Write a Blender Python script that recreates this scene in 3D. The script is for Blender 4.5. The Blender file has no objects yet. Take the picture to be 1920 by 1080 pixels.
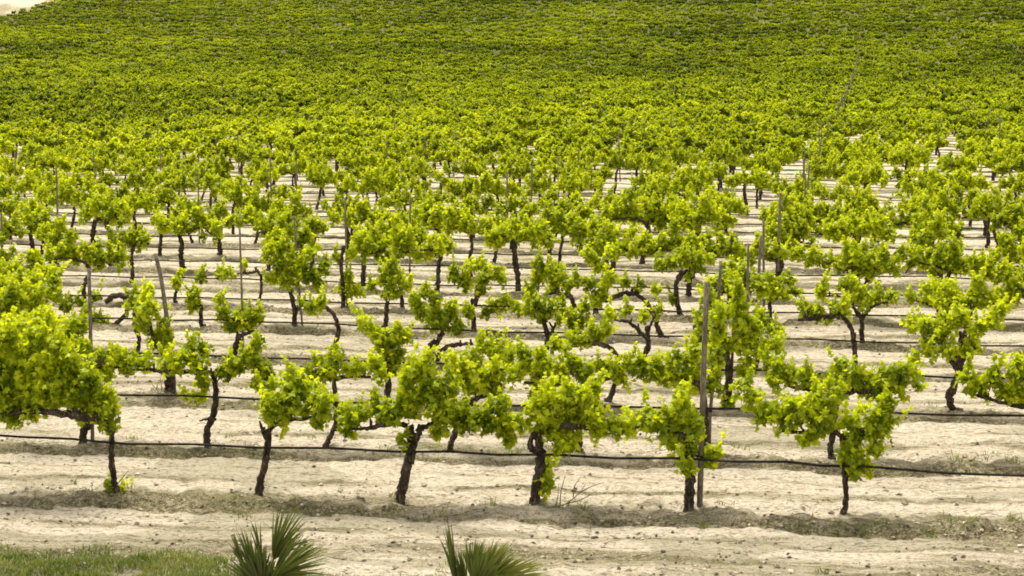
import bpy, math, random
import numpy as np

# ------------------------------------------------------------------ camera, sky, sun, exposure
SC = bpy.context.scene
COL = SC.collection
CAM_H = 3.97
F = 3550.0                                   # focal length in pixels of the 1920 px wide photograph
YAW = math.radians(10.65)
PIT = math.atan(430.0 / F)
cam_d = bpy.data.cameras.new("camera")
cam_d.sensor_width = 36.0
cam_d.lens = F / 1920.0 * 36.0
cam_d.clip_start = 0.5
cam_d.clip_end = 3000.0
cam = bpy.data.objects.new("camera", cam_d)
COL.objects.link(cam)
cam.location = (0, 0, CAM_H)
cam.rotation_euler = (math.pi / 2 - PIT, 0, YAW)
SC.camera = cam

SUN_EL, SUN_AZ = math.radians(66), math.radians(-40)     # azimuth measured from +Y (away from the camera) towards +X
w = bpy.data.worlds.new("World")
SC.world = w
w.use_nodes = True
nt = w.node_tree
bg = nt.nodes["Background"]
sky = nt.nodes.new("ShaderNodeTexSky")
sky.sky_type = 'NISHITA'
sky.sun_disc = False
sky.sun_elevation = SUN_EL
sky.sun_rotation = SUN_AZ
sky.air_density = 1.0
sky.dust_density = 4.0
sky.ozone_density = 1.0
mixw = nt.nodes.new("ShaderNodeMix"); mixw.data_type = 'RGBA'
mixw.inputs[0].default_value = 0.72                     # thin bright cloud over most of the sky
nt.links.new(sky.outputs[0], mixw.inputs[6])
mixw.inputs[7].default_value = (7.4, 7.0, 6.2, 1)
nt.links.new(mixw.outputs[2], bg.inputs[0])
bg.inputs[1].default_value = 0.066
sd = bpy.data.lights.new("sun", 'SUN')
sd.energy = 2.3
sd.angle = math.radians(18)
sd.color = (1.0, 0.94, 0.83)
sun = bpy.data.objects.new("sun", sd)
COL.objects.link(sun)
sun.rotation_euler = (math.pi / 2 - SUN_EL, 0, math.pi - SUN_AZ)
SC.view_settings.view_transform = 'Standard'
SC.view_settings.look = 'None'
SC.view_settings.gamma = 1.0
SC.view_settings.exposure = 1.42
SC.cycles.max_bounces = 6
SC.cycles.filter_width = 1.8
SC.cycles.transparent_max_bounces = 4

rng = np.random.default_rng(7)
random.seed(7)

# ------------------------------------------------------------------ photograph <-> place
_fw = np.array([-math.sin(YAW) * math.cos(PIT), math.cos(YAW) * math.cos(PIT), -math.sin(PIT)])
_rt = np.array([math.cos(YAW), math.sin(YAW), 0.0])
_up = np.cross(_rt, _fw)
CP = np.array([0, 0, CAM_H])

def at_y(x, y, Y):
    d = _fw + _rt * (x - 960) / F + _up * (540 - y) / F
    return CP + d * (Y / d[1])

def proj(p):
    q = np.asarray(p, float) - CP
    t = q @ _fw
    return 960 + F * (q @ _rt) / t, 540 - F * (q @ _up) / t, F / t

R, Y0, V = 2.2, 16.3, 1.31                    # row spacing, first row, vine spacing
PROF_Y = np.array([0, 8, 12, 14.5, 16.3, 18.5, 20.7, 22.9, 25.1, 29.5, 60, 100, 140, 170, 200, 230, 260, 290, 320, 360, 420, 600])
PROF_Z = np.array([-4.3, -4.2, -4.12, -4.05, -4.0, -3.975, -3.865, -3.77, -3.75, -3.73, -3.69, -3.58, -3.25, -2.65, -1.65, 0.0, 2.3, 5.1, 8.5, 13.5, 22, 52]) + CAM_H

def G0(X, Y):
    X = np.asarray(X, float); Y = np.asarray(Y, float)
    z = np.interp(Y, PROF_Y, PROF_Z)
    f = np.clip((23.5 - Y) / 4.0, 0, 1)
    return z + 0.018 * (np.clip(X, -14, 6) + 3.5) * f + 0.06 * np.sin(X * 0.11 + 1.3) * np.clip((Y - 40) / 60, 0, 1) * 4

def hashn(ix, iy, s):
    h = (ix * 374761393 + iy * 668265263 + s * 974634777) & 0x7fffffff
    h = ((h ^ (h >> 13)) * 1274126177) & 0x7fffffff
    return ((h ^ (h >> 16)) & 0xffff) / 65535.0

def vnoise(X, Y, s=0):
    ix = np.floor(X).astype(np.int64); iy = np.floor(Y).astype(np.int64)
    fx = X - ix; fy = Y - iy
    fx = fx * fx * (3 - 2 * fx); fy = fy * fy * (3 - 2 * fy)
    a = hashn(ix, iy, s); b = hashn(ix + 1, iy, s); c = hashn(ix, iy + 1, s); d = hashn(ix + 1, iy + 1, s)
    return (a * (1 - fx) + b * fx) * (1 - fy) + (c * (1 - fx) + d * fx) * fy

def sstep(a, b, x):
    t = np.clip((x - a) / (b - a), 0, 1)
    return t * t * (3 - 2 * t)

def ground_z(X, Y):
    """height of the tilled soil: a low berm under each row with a ragged front lip, wheel tracks, clods"""
    X = np.asarray(X, float); Y = np.asarray(Y, float)
    wob = (vnoise(X * 0.7, Y * 0.3, 3) - .5) * .22 + (vnoise(X * 2.6, Y * 1.2, 4) - .5) * .10
    ph = (Y + wob - Y0 + R / 2) % R - R / 2
    berm = sstep(-.36, -.24, ph) * (1 - sstep(.12, .5, ph))
    lip = np.exp(-((ph + .25) / .05) ** 2)
    ditch = np.exp(-((ph + .42) / .08) ** 2)
    trk = np.exp(-((ph - .62) / .13) ** 2) + np.exp(-((ph + .80) / .14) ** 2)
    nearf = np.clip((90 - Y) / 50, 0, 1)
    amp = np.where(Y < Y0 - 1.2, 0.25, 1.0)
    z = berm * .026 + lip * .03 * vnoise(X * 5, Y * 2, 5) - ditch * .03 - trk * .03
    cl = (vnoise(X * 6, Y * 6, 6) - .5) * .045 + (vnoise(X * 15, Y * 13, 7) - .5) * .034
    cl = cl * (0.55 + 0.9 * berm + .5 * ditch)
    cl += (vnoise(X * 1.3, Y * 1.7, 8) - .5) * .06
    return G0(X, Y) + (z * amp + cl) * nearf

# ------------------------------------------------------------------ mesh helpers
def mesh_obj(name, verts, faces, mat, parent=None, smooth=True, mats=None, midx=None, attr=None):
    me = bpy.data.meshes.new(name)
    verts = np.asarray(verts, np.float32)
    me.vertices.add(len(verts)); me.vertices.foreach_set("co", verts.ravel())
    if isinstance(faces, list) and faces and isinstance(faces[0], np.ndarray) is False:
        loops = np.concatenate([np.asarray(f, np.int32) for f in faces])
        lens = np.array([len(f) for f in faces], np.int32)
    else:
        if not isinstance(faces, list):
            faces = [faces]
        loops = np.concatenate([f.astype(np.int32).ravel() for f in faces])
        lens = np.concatenate([np.full(len(f), f.shape[1], np.int32) for f in faces])
    me.loops.add(len(loops)); me.loops.foreach_set("vertex_index", loops)
    me.polygons.add(len(lens))
    starts = np.zeros(len(lens), np.int32); starts[1:] = np.cumsum(lens)[:-1]
    me.polygons.foreach_set("loop_start", starts)
    me.polygons.foreach_set("use_smooth", np.full(len(lens), smooth, bool))
    for m in (mats or [mat]):
        me.materials.append(m)
    if midx is not None:
        me.polygons.foreach_set("material_index", np.asarray(midx, np.int32))
    me.update(calc_edges=True)
    if attr:
        for k, v in attr.items():
            a = me.attributes.new(k, 'FLOAT', 'POINT')
            a.data.foreach_set("value", np.asarray(v, np.float32))
    o = bpy.data.objects.new(name, me)
    COL.objects.link(o)
    if parent is not None:
        o.parent = parent
    return o

def thing(name, label, cat, loc=(0, 0, 0), group=None):
    o = bpy.data.objects.new(name, None)
    COL.objects.link(o)
    o.empty_display_size = .1
    o.location = loc
    o["label"] = label; o["category"] = cat
    if group: o["group"] = group
    return o

def spline(P, n):
    P = np.asarray(P, float)
    if len(P) == 2:
        t = np.linspace(0, 1, n)[:, None]
        return P[0] * (1 - t) + P[1] * t
    Q = np.vstack([2 * P[0] - P[1], P, 2 * P[-1] - P[-2]])
    out = []
    T = np.linspace(0, len(P) - 1 - 1e-6, n)
    for t in T:
        i = int(t); u = t - i
        p0, p1, p2, p3 = Q[i], Q[i + 1], Q[i + 2], Q[i + 3]
        out.append(.5 * ((2 * p1) + (-p0 + p2) * u + (2 * p0 - 5 * p1 + 4 * p2 - p3) * u * u + (-p0 + 3 * p1 - 3 * p2 + p3) * u ** 3))
    return np.array(out)

def tube(P, rad, sides=8, rough=0.0, r=None, seed=0):
    """closed tapering tube along points P; rough adds gnarls"""
    P = np.asarray(P, float); n = len(P)
    rad = np.interp(np.linspace(0, 1, n), np.linspace(0, 1, len(rad)), rad)
    T = np.gradient(P, axis=0); T /= np.linalg.norm(T, axis=1)[:, None] + 1e-9
    a = np.array([0.31, 0.95, 0.05])
    U = np.cross(T, a); U /= np.linalg.norm(U, axis=1)[:, None] + 1e-9
    W = np.cross(T, U)
    g = np.random.default_rng(seed)
    ang = np.linspace(0, 2 * math.pi, sides, endpoint=False)
    rr = rad[:, None] * (1 + rough * .9 * (g.random((n, sides)) - .5) + rough * .45 * (g.random((n, 1)) - .5))
    ridge = 1 + rough * .35 * np.sin(ang * 3 + np.linspace(0, 4, n)[:, None])
    rr = rr * ridge
    V_ = P[:, None, :] + rr[..., None] * (np.cos(ang)[None, :, None] * U[:, None, :] + np.sin(ang)[None, :, None] * W[:, None, :])
    V_ = V_.reshape(-1, 3)
    i = np.arange(n - 1)[:, None] * sides; j = np.arange(sides)[None, :]; k = (j + 1) % sides
    Fq = np.stack([i + j, i + k, i + sides + k, i + sides + j], -1).reshape(-1, 4)
    V_ = np.vstack([V_, P[0] , P[-1]])
    c0, c1 = n * sides, n * sides + 1
    jj = np.arange(sides); kk = (jj + 1) % sides
    F3 = np.vstack([np.stack([np.full(sides, c0), kk, jj], -1), np.stack([np.full(sides, c1), (n - 1) * sides + jj, (n - 1) * sides + kk], -1)])
    return V_, Fq, F3

class MB:
    def __init__(s): s.v = []; s.q = []; s.t = []; s.n = 0
    def add(s, V_, Q=None, T=None):
        s.v.append(V_)
        if Q is not None and len(Q): s.q.append(Q + s.n)
        if T is not None and len(T): s.t.append(T + s.n)
        s.n += len(V_)
    def tube(s, *a, **k): s.add(*tube(*a, **k))
    def build(s, name, mat, parent=None, smooth=True, attr=None):
        fs = []
        if s.q: fs.append(np.vstack(s.q))
        if s.t: fs.append(np.vstack(s.t))
        return mesh_obj(name, np.vstack(s.v), fs, mat, parent, smooth, attr=attr)

# ------------------------------------------------------------------ materials
def new_mat(name):
    m = bpy.data.materials.new(name); m.use_nodes = True
    return m, m.node_tree, m.node_tree.nodes["Principled BSDF"], m.node_tree.nodes["Material Output"]

def ramp(nt, stops, interp='LINEAR'):
    r = nt.nodes.new("ShaderNodeValToRGB"); r.color_ramp.interpolation = interp
    e = r.color_ramp.elements
    while len(e) < len(stops): e.new(.5)
    for i, (p, c) in enumerate(stops):
        e[i].position = p; e[i].color = (*c, 1)
    return r

def noise(nt, scale, detail=4, rough=.6, vec=None, dist=0):
    n = nt.nodes.new("ShaderNodeTexNoise")
    n.inputs["Scale"].default_value = scale; n.inputs["Detail"].default_value = detail
    n.inputs["Roughness"].default_value = rough; n.inputs["Distortion"].default_value = dist
    if vec is not None: nt.links.new(vec, n.inputs["Vector"])
    return n

def math_node(nt, op, a, b=None, clamp=False):
    n = nt.nodes.new("ShaderNodeMath"); n.operation = op; n.use_clamp = clamp
    for i, v in enumerate((a, b)):
        if v is None: continue
        if isinstance(v, (int, float)): n.inputs[i].default_value = v
        else: nt.links.new(v, n.inputs[i])
    return n.outputs[0]

def mapping(nt, scale, src="Object"):
    tc = nt.nodes.new("ShaderNodeTexCoord"); mp = nt.nodes.new("ShaderNodeMapping")
    mp.inputs["Scale"].default_value = scale
    nt.links.new(tc.outputs[src], mp.inputs[0])
    return mp.outputs[0]

def leaf_mat(name, cols, trans, tmix=.42, rough=.45):
    m, nt, p, out = new_mat(name)
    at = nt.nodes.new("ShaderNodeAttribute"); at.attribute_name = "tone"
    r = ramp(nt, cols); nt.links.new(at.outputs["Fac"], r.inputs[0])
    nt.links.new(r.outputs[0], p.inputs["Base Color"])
    p.inputs["Roughness"].default_value = rough
    p.inputs["Specular IOR Level"].default_value = .25
    tr = nt.nodes.new("ShaderNodeBsdfTranslucent")
    r2 = ramp(nt, trans); nt.links.new(at.outputs["Fac"], r2.inputs[0])
    nt.links.new(r2.outputs[0], tr.inputs[0])
    mx = nt.nodes.new("ShaderNodeMixShader"); mx.inputs[0].default_value = tmix
    nt.links.new(p.outputs[0], mx.inputs[1]); nt.links.new(tr.outputs[0], mx.inputs[2])
    nt.links.new(mx.outputs[0], out.inputs[0])
    return m

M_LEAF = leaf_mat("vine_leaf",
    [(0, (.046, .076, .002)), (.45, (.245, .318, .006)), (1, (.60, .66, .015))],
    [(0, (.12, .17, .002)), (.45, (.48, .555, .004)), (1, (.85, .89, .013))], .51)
M_GRASS = leaf_mat("grass_blade",
    [(0, (.07, .11, .015)), (.6, (.17, .23, .03)), (1, (.38, .35, .12))],
    [(0, (.12, .18, .01)), (1, (.34, .36, .08))], .3)
M_PALM = leaf_mat("palm_leaf",
    [(0, (.026, .036, .009)), (.6, (.095, .12, .022)), (1, (.26, .27, .05))],
    [(0, (.05, .08, .01)), (1, (.24, .30, .03))], .25, .4)

def bark_mat(name, c0, c1, c2):
    m, nt, p, out = new_mat(name)
    v = mapping(nt, (1, 1, .28))
    n1 = noise(nt, 60, 5, .7, v); n2 = noise(nt, 9, 3, .6, mapping(nt, (1, 1, 1)))
    r = ramp(nt, [(.36, c0), (.50, c1), (.64, c2)])
    nt.links.new(math_node(nt, 'ADD', math_node(nt, 'MULTIPLY', n1.outputs[0], .65), math_node(nt, 'MULTIPLY', n2.outputs[0], .35)), r.inputs[0])
    nt.links.new(r.outputs[0], p.inputs["Base Color"]); p.inputs["Roughness"].default_value = .9
    p.inputs["Specular IOR Level"].default_value = .15
    b = nt.nodes.new("ShaderNodeBump"); b.inputs["Strength"].default_value = .9; b.inputs["Distance"].default_value = .01
    nt.links.new(n1.outputs[0], b.inputs["Height"]); nt.links.new(b.outputs[0], p.inputs["Normal"])
    return m
M_BARK = bark_mat("vine_bark", (.010, .007, .005), (.040, .029, .019), (.17, .135, .095))
M_WOOD = bark_mat("stake_wood", (.075, .060, .044), (.16, .132, .10), (.30, .26, .20))
M_TWIG = bark_mat("dry_twig", (.10, .07, .045), (.20, .15, .10), (.34, .27, .18))

m, nt, p, out = new_mat("hose_plastic")
n1 = noise(nt, 14, 3, .6, mapping(nt, (1, 1, 1)))
r = ramp(nt, [(.4, (.008, .007, .006)), (.62, (.04, .033, .024))]); nt.links.new(n1.outputs[0], r.inputs[0])
nt.links.new(r.outputs[0], p.inputs["Base Color"]); p.inputs["Roughness"].default_value = .8; p.inputs["Specular IOR Level"].default_value = .15
M_HOSE = m

# soil: pale tilled sand, litter, weeds and painted-in ditch shade in dark bands along the rows
m, nt, p, out = new_mat("tilled_soil")
att = nt.nodes.new("ShaderNodeAttribute"); att.attribute_name = "litter_shade"
grn = nt.nodes.new("ShaderNodeAttribute"); grn.attribute_name = "green"
v1 = mapping(nt, (1, 1, 1)); v2 = mapping(nt, (.40, 1.7, 1)); v3 = mapping(nt, (.22, 2.6, 1))
nf = noise(nt, 24, 7, .75, v1); nm = noise(nt, 5.5, 6, .7, v2); nb = noise(nt, 3.0, 5, .65, v3); ng = noise(nt, 75, 3, .7, v1); ns_ = noise(nt, 38, 2, .5, v2)
def S(*ab):                                              # weighted sum
    o = None
    for n_, k_ in ab:
        t_ = math_node(nt, 'MULTIPLY', n_.outputs[0], k_); o = t_ if o is None else math_node(nt, 'ADD', o, t_)
    return o
sandr = ramp(nt, [(.40, (.22, .18, .115)), (.45, (.45, .38, .265)), (.485, (.63, .55, .41)), (.54, (.74, .655, .51))])
nt.links.new(S((nf, .45), (nm, .35), (ng, .2)), sandr.inputs[0])
litter_shade_ramp = ramp(nt, [(.42, (.04, .034, .018)), (.47, (.15, .13, .068)), (.52, (.31, .27, .155)), (.58, (.54, .475, .31))])
nt.links.new(S((nf, .5), (ng, .3), (nm, .2)), litter_shade_ramp.inputs[0])
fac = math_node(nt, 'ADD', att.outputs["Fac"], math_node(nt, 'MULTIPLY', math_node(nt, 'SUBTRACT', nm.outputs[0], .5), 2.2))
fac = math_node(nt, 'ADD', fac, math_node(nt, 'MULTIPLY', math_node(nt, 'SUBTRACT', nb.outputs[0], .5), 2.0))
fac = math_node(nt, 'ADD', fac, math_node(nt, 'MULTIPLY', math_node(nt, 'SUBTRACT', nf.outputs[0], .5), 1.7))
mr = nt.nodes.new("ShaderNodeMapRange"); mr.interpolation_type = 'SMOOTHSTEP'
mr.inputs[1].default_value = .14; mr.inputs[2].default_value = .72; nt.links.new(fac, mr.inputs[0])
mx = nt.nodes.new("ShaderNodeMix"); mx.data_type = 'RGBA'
nt.links.new(mr.outputs[0], mx.inputs[0]); nt.links.new(sandr.outputs[0], mx.inputs[6]); nt.links.new(litter_shade_ramp.outputs[0], mx.inputs[7])
# dark specks of dead leaves and crumbs
sp = nt.nodes.new("ShaderNodeMapRange"); sp.interpolation_type = 'SMOOTHSTEP'
sp.inputs[1].default_value = .555; sp.inputs[2].default_value = .61
nt.links.new(S((ns_, .7), (nm, .3)), sp.inputs[0])
msp = nt.nodes.new("ShaderNodeMix"); msp.data_type = 'RGBA'
nt.links.new(math_node(nt, 'MULTIPLY', sp.outputs[0], .8), msp.inputs[0]); nt.links.new(mx.outputs[2], msp.inputs[6]); msp.inputs[7].default_value = (.13, .10, .06, 1)
mg = nt.nodes.new("ShaderNodeMix"); mg.data_type = 'RGBA'
nt.links.new(math_node(nt, 'MULTIPLY', grn.outputs["Fac"], math_node(nt, 'MULTIPLY', nf.outputs[0], 1.6), True), mg.inputs[0])
nt.links.new(msp.outputs[2], mg.inputs[6]); mg.inputs[7].default_value = (.11, .115, .035, 1)
nt.links.new(mg.outputs[2], p.inputs["Base Color"]); p.inputs["Roughness"].default_value = .95
p.inputs["Specular IOR Level"].default_value = .1
b = nt.nodes.new("ShaderNodeBump"); b.inputs["Strength"].default_value = 1.0; b.inputs["Distance"].default_value = .05
nt.links.new(S((nf, 1), (ng, .35), (nm, .6)), b.inputs["Height"]); nt.links.new(b.outputs[0], p.inputs["Normal"])
M_SOIL = m

# ------------------------------------------------------------------ the ground, one sheet out past the hill
def on_ground(x, y):
    for Yq in np.arange(60, 520, .5):
        q = at_y(x, y, Yq)
        if q[2] < float(G0(q[0], Yq)): return q
    return q
TL = [on_ground(-6, 40), on_ground(112, 4)]
def TLf(X, Y):
    d = TL[1] - TL[0]; n_ = math.hypot(d[0], d[1])
    return -((X - TL[0][0]) * d[1] - (Y - TL[0][1]) * d[0]) / n_          # metres beyond the field's far left edge
def litter_shade_f(X, Y):
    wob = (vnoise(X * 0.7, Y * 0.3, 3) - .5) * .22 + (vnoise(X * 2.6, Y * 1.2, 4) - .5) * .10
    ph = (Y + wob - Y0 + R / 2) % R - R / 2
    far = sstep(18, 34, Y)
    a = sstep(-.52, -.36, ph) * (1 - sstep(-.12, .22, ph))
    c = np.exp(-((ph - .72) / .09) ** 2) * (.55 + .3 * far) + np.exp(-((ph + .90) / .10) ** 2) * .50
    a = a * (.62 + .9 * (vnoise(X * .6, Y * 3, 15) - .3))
    d = a * .72 + c + np.exp(-((ph + .37) / .06) ** 2) * (.45 + .45 * far) + np.exp(-((ph - .30) / .05) ** 2) * .5 * far + np.exp(-((ph + .64) / .045) ** 2) * .35 * far  # dark lines, stronger far off, also paint in shade of berm lip and ditch
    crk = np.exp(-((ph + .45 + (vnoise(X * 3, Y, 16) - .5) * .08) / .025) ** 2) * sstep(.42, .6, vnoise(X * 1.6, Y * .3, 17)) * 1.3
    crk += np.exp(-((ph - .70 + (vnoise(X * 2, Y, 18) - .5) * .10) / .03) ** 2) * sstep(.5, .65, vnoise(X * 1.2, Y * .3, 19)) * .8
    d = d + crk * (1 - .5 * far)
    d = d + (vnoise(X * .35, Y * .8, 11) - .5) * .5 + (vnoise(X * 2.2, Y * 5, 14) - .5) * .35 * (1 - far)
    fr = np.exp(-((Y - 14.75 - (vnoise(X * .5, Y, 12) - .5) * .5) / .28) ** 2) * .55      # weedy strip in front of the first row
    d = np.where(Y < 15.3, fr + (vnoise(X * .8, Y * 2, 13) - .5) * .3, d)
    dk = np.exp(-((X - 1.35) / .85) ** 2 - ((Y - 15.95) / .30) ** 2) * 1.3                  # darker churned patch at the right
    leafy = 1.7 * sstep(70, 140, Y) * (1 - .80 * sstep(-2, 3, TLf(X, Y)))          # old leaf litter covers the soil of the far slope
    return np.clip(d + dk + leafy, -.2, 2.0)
def build_ground():
    Ys = [2.0]
    while Ys[-1] < 600:
        y = Ys[-1]
        k = .06 if y < 13.5 else (.0022 if y < 22 else (.0030 if y < 45 else (.006 if y < 100 else .02)))
        Ys.append(y * (1 + k))
    Ys = np.array(Ys)
    us = np.concatenate([np.linspace(-2.2, -.56, 24)[:-1], np.linspace(-.56, .16, 380), np.linspace(.16, 1.7, 24)[1:]])
    U, YY = np.meshgrid(us, Ys)
    XX = U * np.maximum(YY, 12)
    Z = ground_z(XX, YY)
    ny, nx = YY.shape
    Vt = np.stack([XX, YY, Z], -1).reshape(-1, 3)
    i = np.arange(ny - 1)[:, None] * nx; j = np.arange(nx - 1)[None, :]
    Q = np.stack([i + j, i + j + 1, i + nx + j + 1, i + nx + j], -1).reshape(-1, 4)
    X = Vt[:, 0]; Y = Vt[:, 1]
    green = .75 * sstep(14.70, 14.3, Y + (vnoise(X * 1.5, Y * 2, 21) - .5) * .5) * sstep(-4.9, -5.5, X)
    green = np.maximum(green, (vnoise(X * .9, Y * 2.2, 22) > .72) * .35 * (Y < 60))
    green = np.maximum(green, 1.15 * sstep(75, 130, Y) * (1 - sstep(-2, 2, TLf(X, Y))))         # low weeds between the vines of the slope
    o = mesh_obj("ground", Vt, Q, M_SOIL, attr={"litter_shade": litter_shade_f(X, Y), "green": green})
    o["kind"] = "structure"
build_ground()

# ------------------------------------------------------------------ leaves
def leaf_template(kind):
    if kind == 'lobed':                       # five lobes round a centre, cupped and drooping at the tip
        a = np.radians([-90, -55, -20, 12, 48, 90, 132, 168, 200, 235])
        rr = np.array([.16, .50, .34, .62, .42, .78, .42, .62, .34, .50])
        x = rr * np.cos(a); y = rr * np.sin(a) + .12
        z = -.30 * (x * x) * 1.6 - .22 * np.clip(y, 0, 1) ** 2
        Vt = np.vstack([[0, .1, .03], np.stack([x, y, z], -1)])
        Ft = np.array([[0, 1 + i, 1 + (i + 1) % 10] for i in range(10)])
        return Vt, Ft
    if kind == 'fold':
        Vt = np.array([[0, -.5, 0], [.48, .0, -.16], [0, .62, -.1], [-.48, .0, -.16]]) 
        return Vt, np.array([[0, 1, 2], [0, 2, 3]])
    Vt = np.array([[-.42, -.5, 0], [.5, -.36, -.1], [.42, .5, .02], [-.5, .4, -.12]])
    return Vt, np.array([[0, 1, 2, 3]])

def leaves(P, N, size, tone, kind, g):
    """P centres, N preferred normals, per-leaf size and tone -> verts, faces, tone per vertex"""
    Vt, Ft = leaf_template(kind)
    n = len(P)
    N = N / (np.linalg.norm(N, axis=1)[:, None] + 1e-9)
    A = g.normal(size=(n, 3)); A[:, 2] -= .7
    A -= (A * N).sum(1)[:, None] * N
    A /= np.linalg.norm(A, axis=1)[:, None] + 1e-9
    B = np.cross(A, N)
    W = P[:, None, :] + size[:, None, None] * (Vt[None, :, 0:1] * B[:, None, :] + Vt[None, :, 1:2] * A[:, None, :] + Vt[None, :, 2:3] * N[:, None, :])
    Fc = (np.arange(n)[:, None, None] * len(Vt) + Ft[None]).reshape(-1, Ft.shape[1])
    return W.reshape(-1, 3), Fc, np.repeat(tone, len(Vt))

def blob_leaves(blobs, g, dens, lsize, kind):
    """leaves on short shoots that fill a blob unevenly: sprays with gaps between, ragged outline"""
    PP, NN, SS, TT = [], [], [], []
    vt = g.random() * .16 - .08
    for (c, r) in blobs:
        c = np.asarray(c, float); r = np.asarray(r, float)
        area = (r[0] * r[1] + r[0] * r[2] + r[1] * r[2]) / 3 * 4 * math.pi
        nl = max(8, int(area * dens))
        ns = max(4, int(nl / 7))
        d = g.normal(size=(ns, 3)); d[:, 2] += .25
        d /= np.linalg.norm(d, axis=1)[:, None]
        rad = g.random(ns) ** .5
        cc = c + d * r * rad[:, None] * .88 + g.normal(size=(ns, 3)) * r * .16
        # shoots rise from the clump and arch over
        sd_ = d * .50 + g.normal(size=(ns, 3)) * .32; sd_[:, 2] += .95
        sd_ /= np.linalg.norm(sd_, axis=1)[:, None]
        L = np.minimum(r.mean(), .22) * (.45 + .7 * g.random(ns))
        L = np.where(g.random(ns) < .12, L * 1.75, L)
        k = max(1, nl // ns)
        bt = g.normal() * .09
        for s_ in range(k):
            t = (s_ + .3 * g.random(ns)) / k
            p = cc + sd_ * (L * (t - .35))[:, None] + g.normal(size=(ns, 3)) * .030 * lsize / .08
            p[:, 2] -= (t ** 2) * L * .25
            nn = d * .5 + g.normal(size=(ns, 3)) * .62; nn[:, 2] += .40
            PP.append(p); NN.append(nn)
            SS.append(lsize * (.62 + .6 * g.random(ns)) * (1.05 - .35 * t))
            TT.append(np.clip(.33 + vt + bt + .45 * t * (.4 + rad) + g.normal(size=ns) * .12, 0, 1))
        # pointed shoots standing above the clump and a few hanging below it
        for q in range(int(1 + g.poisson(2.3) * min(1.5, r[0] / .11))):
            up = g.random() < .78
            a0 = c + np.array([g.uniform(-1, 1) * r[0] * .85, g.uniform(-.6, .6) * r[1], (.45 if up else -.5) * r[2]])
            Ls = (.07 + .16 * g.random()) * (1 if up else .7); m_ = int(Ls / lsize * 9) + 3
            t = np.sort(g.random(m_)); dr = np.array([g.normal() * .35, g.normal() * .3, 1 if up else -1.0])
            w_ = (1 - .75 * t)[:, None] * .040
            PP.append(a0 + dr * (Ls * t)[:, None] + g.normal(size=(m_, 3)) * w_ * .6)
            NN.append(g.normal(size=(m_, 3)) + np.array([0, -.2, .2])); SS.append(lsize * (1.0 - .5 * t) * (.75 + .3 * g.random(m_)))
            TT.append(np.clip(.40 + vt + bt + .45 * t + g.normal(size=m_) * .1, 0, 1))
    return leaves(np.vstack(PP), np.vstack(NN), np.concatenate(SS), np.concatenate(TT), kind, g)

def shoot_wood(mb, blobs, g, rad, sides=4):
    for (c, r) in blobs[:14]:
        c = np.asarray(c); r = np.asarray(r)
        for _ in range(2):
            a = c + np.array([g.normal() * r[0] * .3, 0, -r[2] * .8]); b_ = c + np.array([g.normal() * r[0] * .5, g.normal() * r[1] * .4, r[2] * .5])
            mb.tube(spline([a, (a + b_) / 2 + g.normal(size=3) * .02, b_], 5), [rad, rad * .5], sides)

def build_vine_parts(root, trunk, arms, blobs, seed, dens, lsize, kind, sides=10, twigs=()):
    """trunk: (points, radii), arms: list of (points, radii); all in the vine's own space"""
    g = np.random.default_rng(seed)
    tp, tr_ = trunk
    mb = MB(); n = max(8, int(6 * len(tp)))
    P = spline(tp, n); P[1:-1] += g.normal(size=(n - 2, 3)) * tr_[0] * .13
    mb.tube(P, tr_, sides, .42, seed=seed)
    # flared root collar
    mb.tube([tp[0] + np.array([0, 0, -.06]), tp[0] + np.array([0, 0, .05])], [tr_[0] * 1.45, tr_[0] * .9], sides, .4, seed=seed + 1)
    if sides > 6:                               # a strip of peeling bark and a knot
        q = P[len(P) // 2] + np.array([tr_[0] * .5, -tr_[0] * .5, 0])
        mb.tube([q - np.array([0, 0, .06]), q, q + np.array([.01, 0, .05])], [tr_[0] * .3, tr_[0] * .75, tr_[0] * .2], 6, .4, seed=seed + 2)
    for t in twigs:
        mb.tube(spline(t, 6), [.005, .0025], 4)
    mb.build("trunk", M_BARK, root)
    for i, (ap, ar) in enumerate(arms):
        ma = MB(); n = max(6, 5 * len(ap))
        Pa = spline(ap, n); Pa[1:-1] += g.normal(size=(n - 2, 3)) * ar[0] * .16
        ma.tube(Pa, ar, max(6, sides - 2), .45, seed=seed + 5 + i)
        if sides > 6:                           # pruning spurs on the arm
            for _ in range(3):
                q = Pa[g.integers(1, n - 1)]
                ma.tube([q, q + np.array([g.normal() * .02, g.normal() * .02, .05 + .03 * g.random()])], [ar[0] * .6, ar[0] * .4], 5, .3, seed=seed + 31)
        ma.build("arm", M_BARK, root)
    if not blobs:
        return
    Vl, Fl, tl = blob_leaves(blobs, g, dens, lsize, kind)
    mesh_obj("foliage", Vl, Fl, M_LEAF, root, False, attr={"tone": tl})

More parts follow.
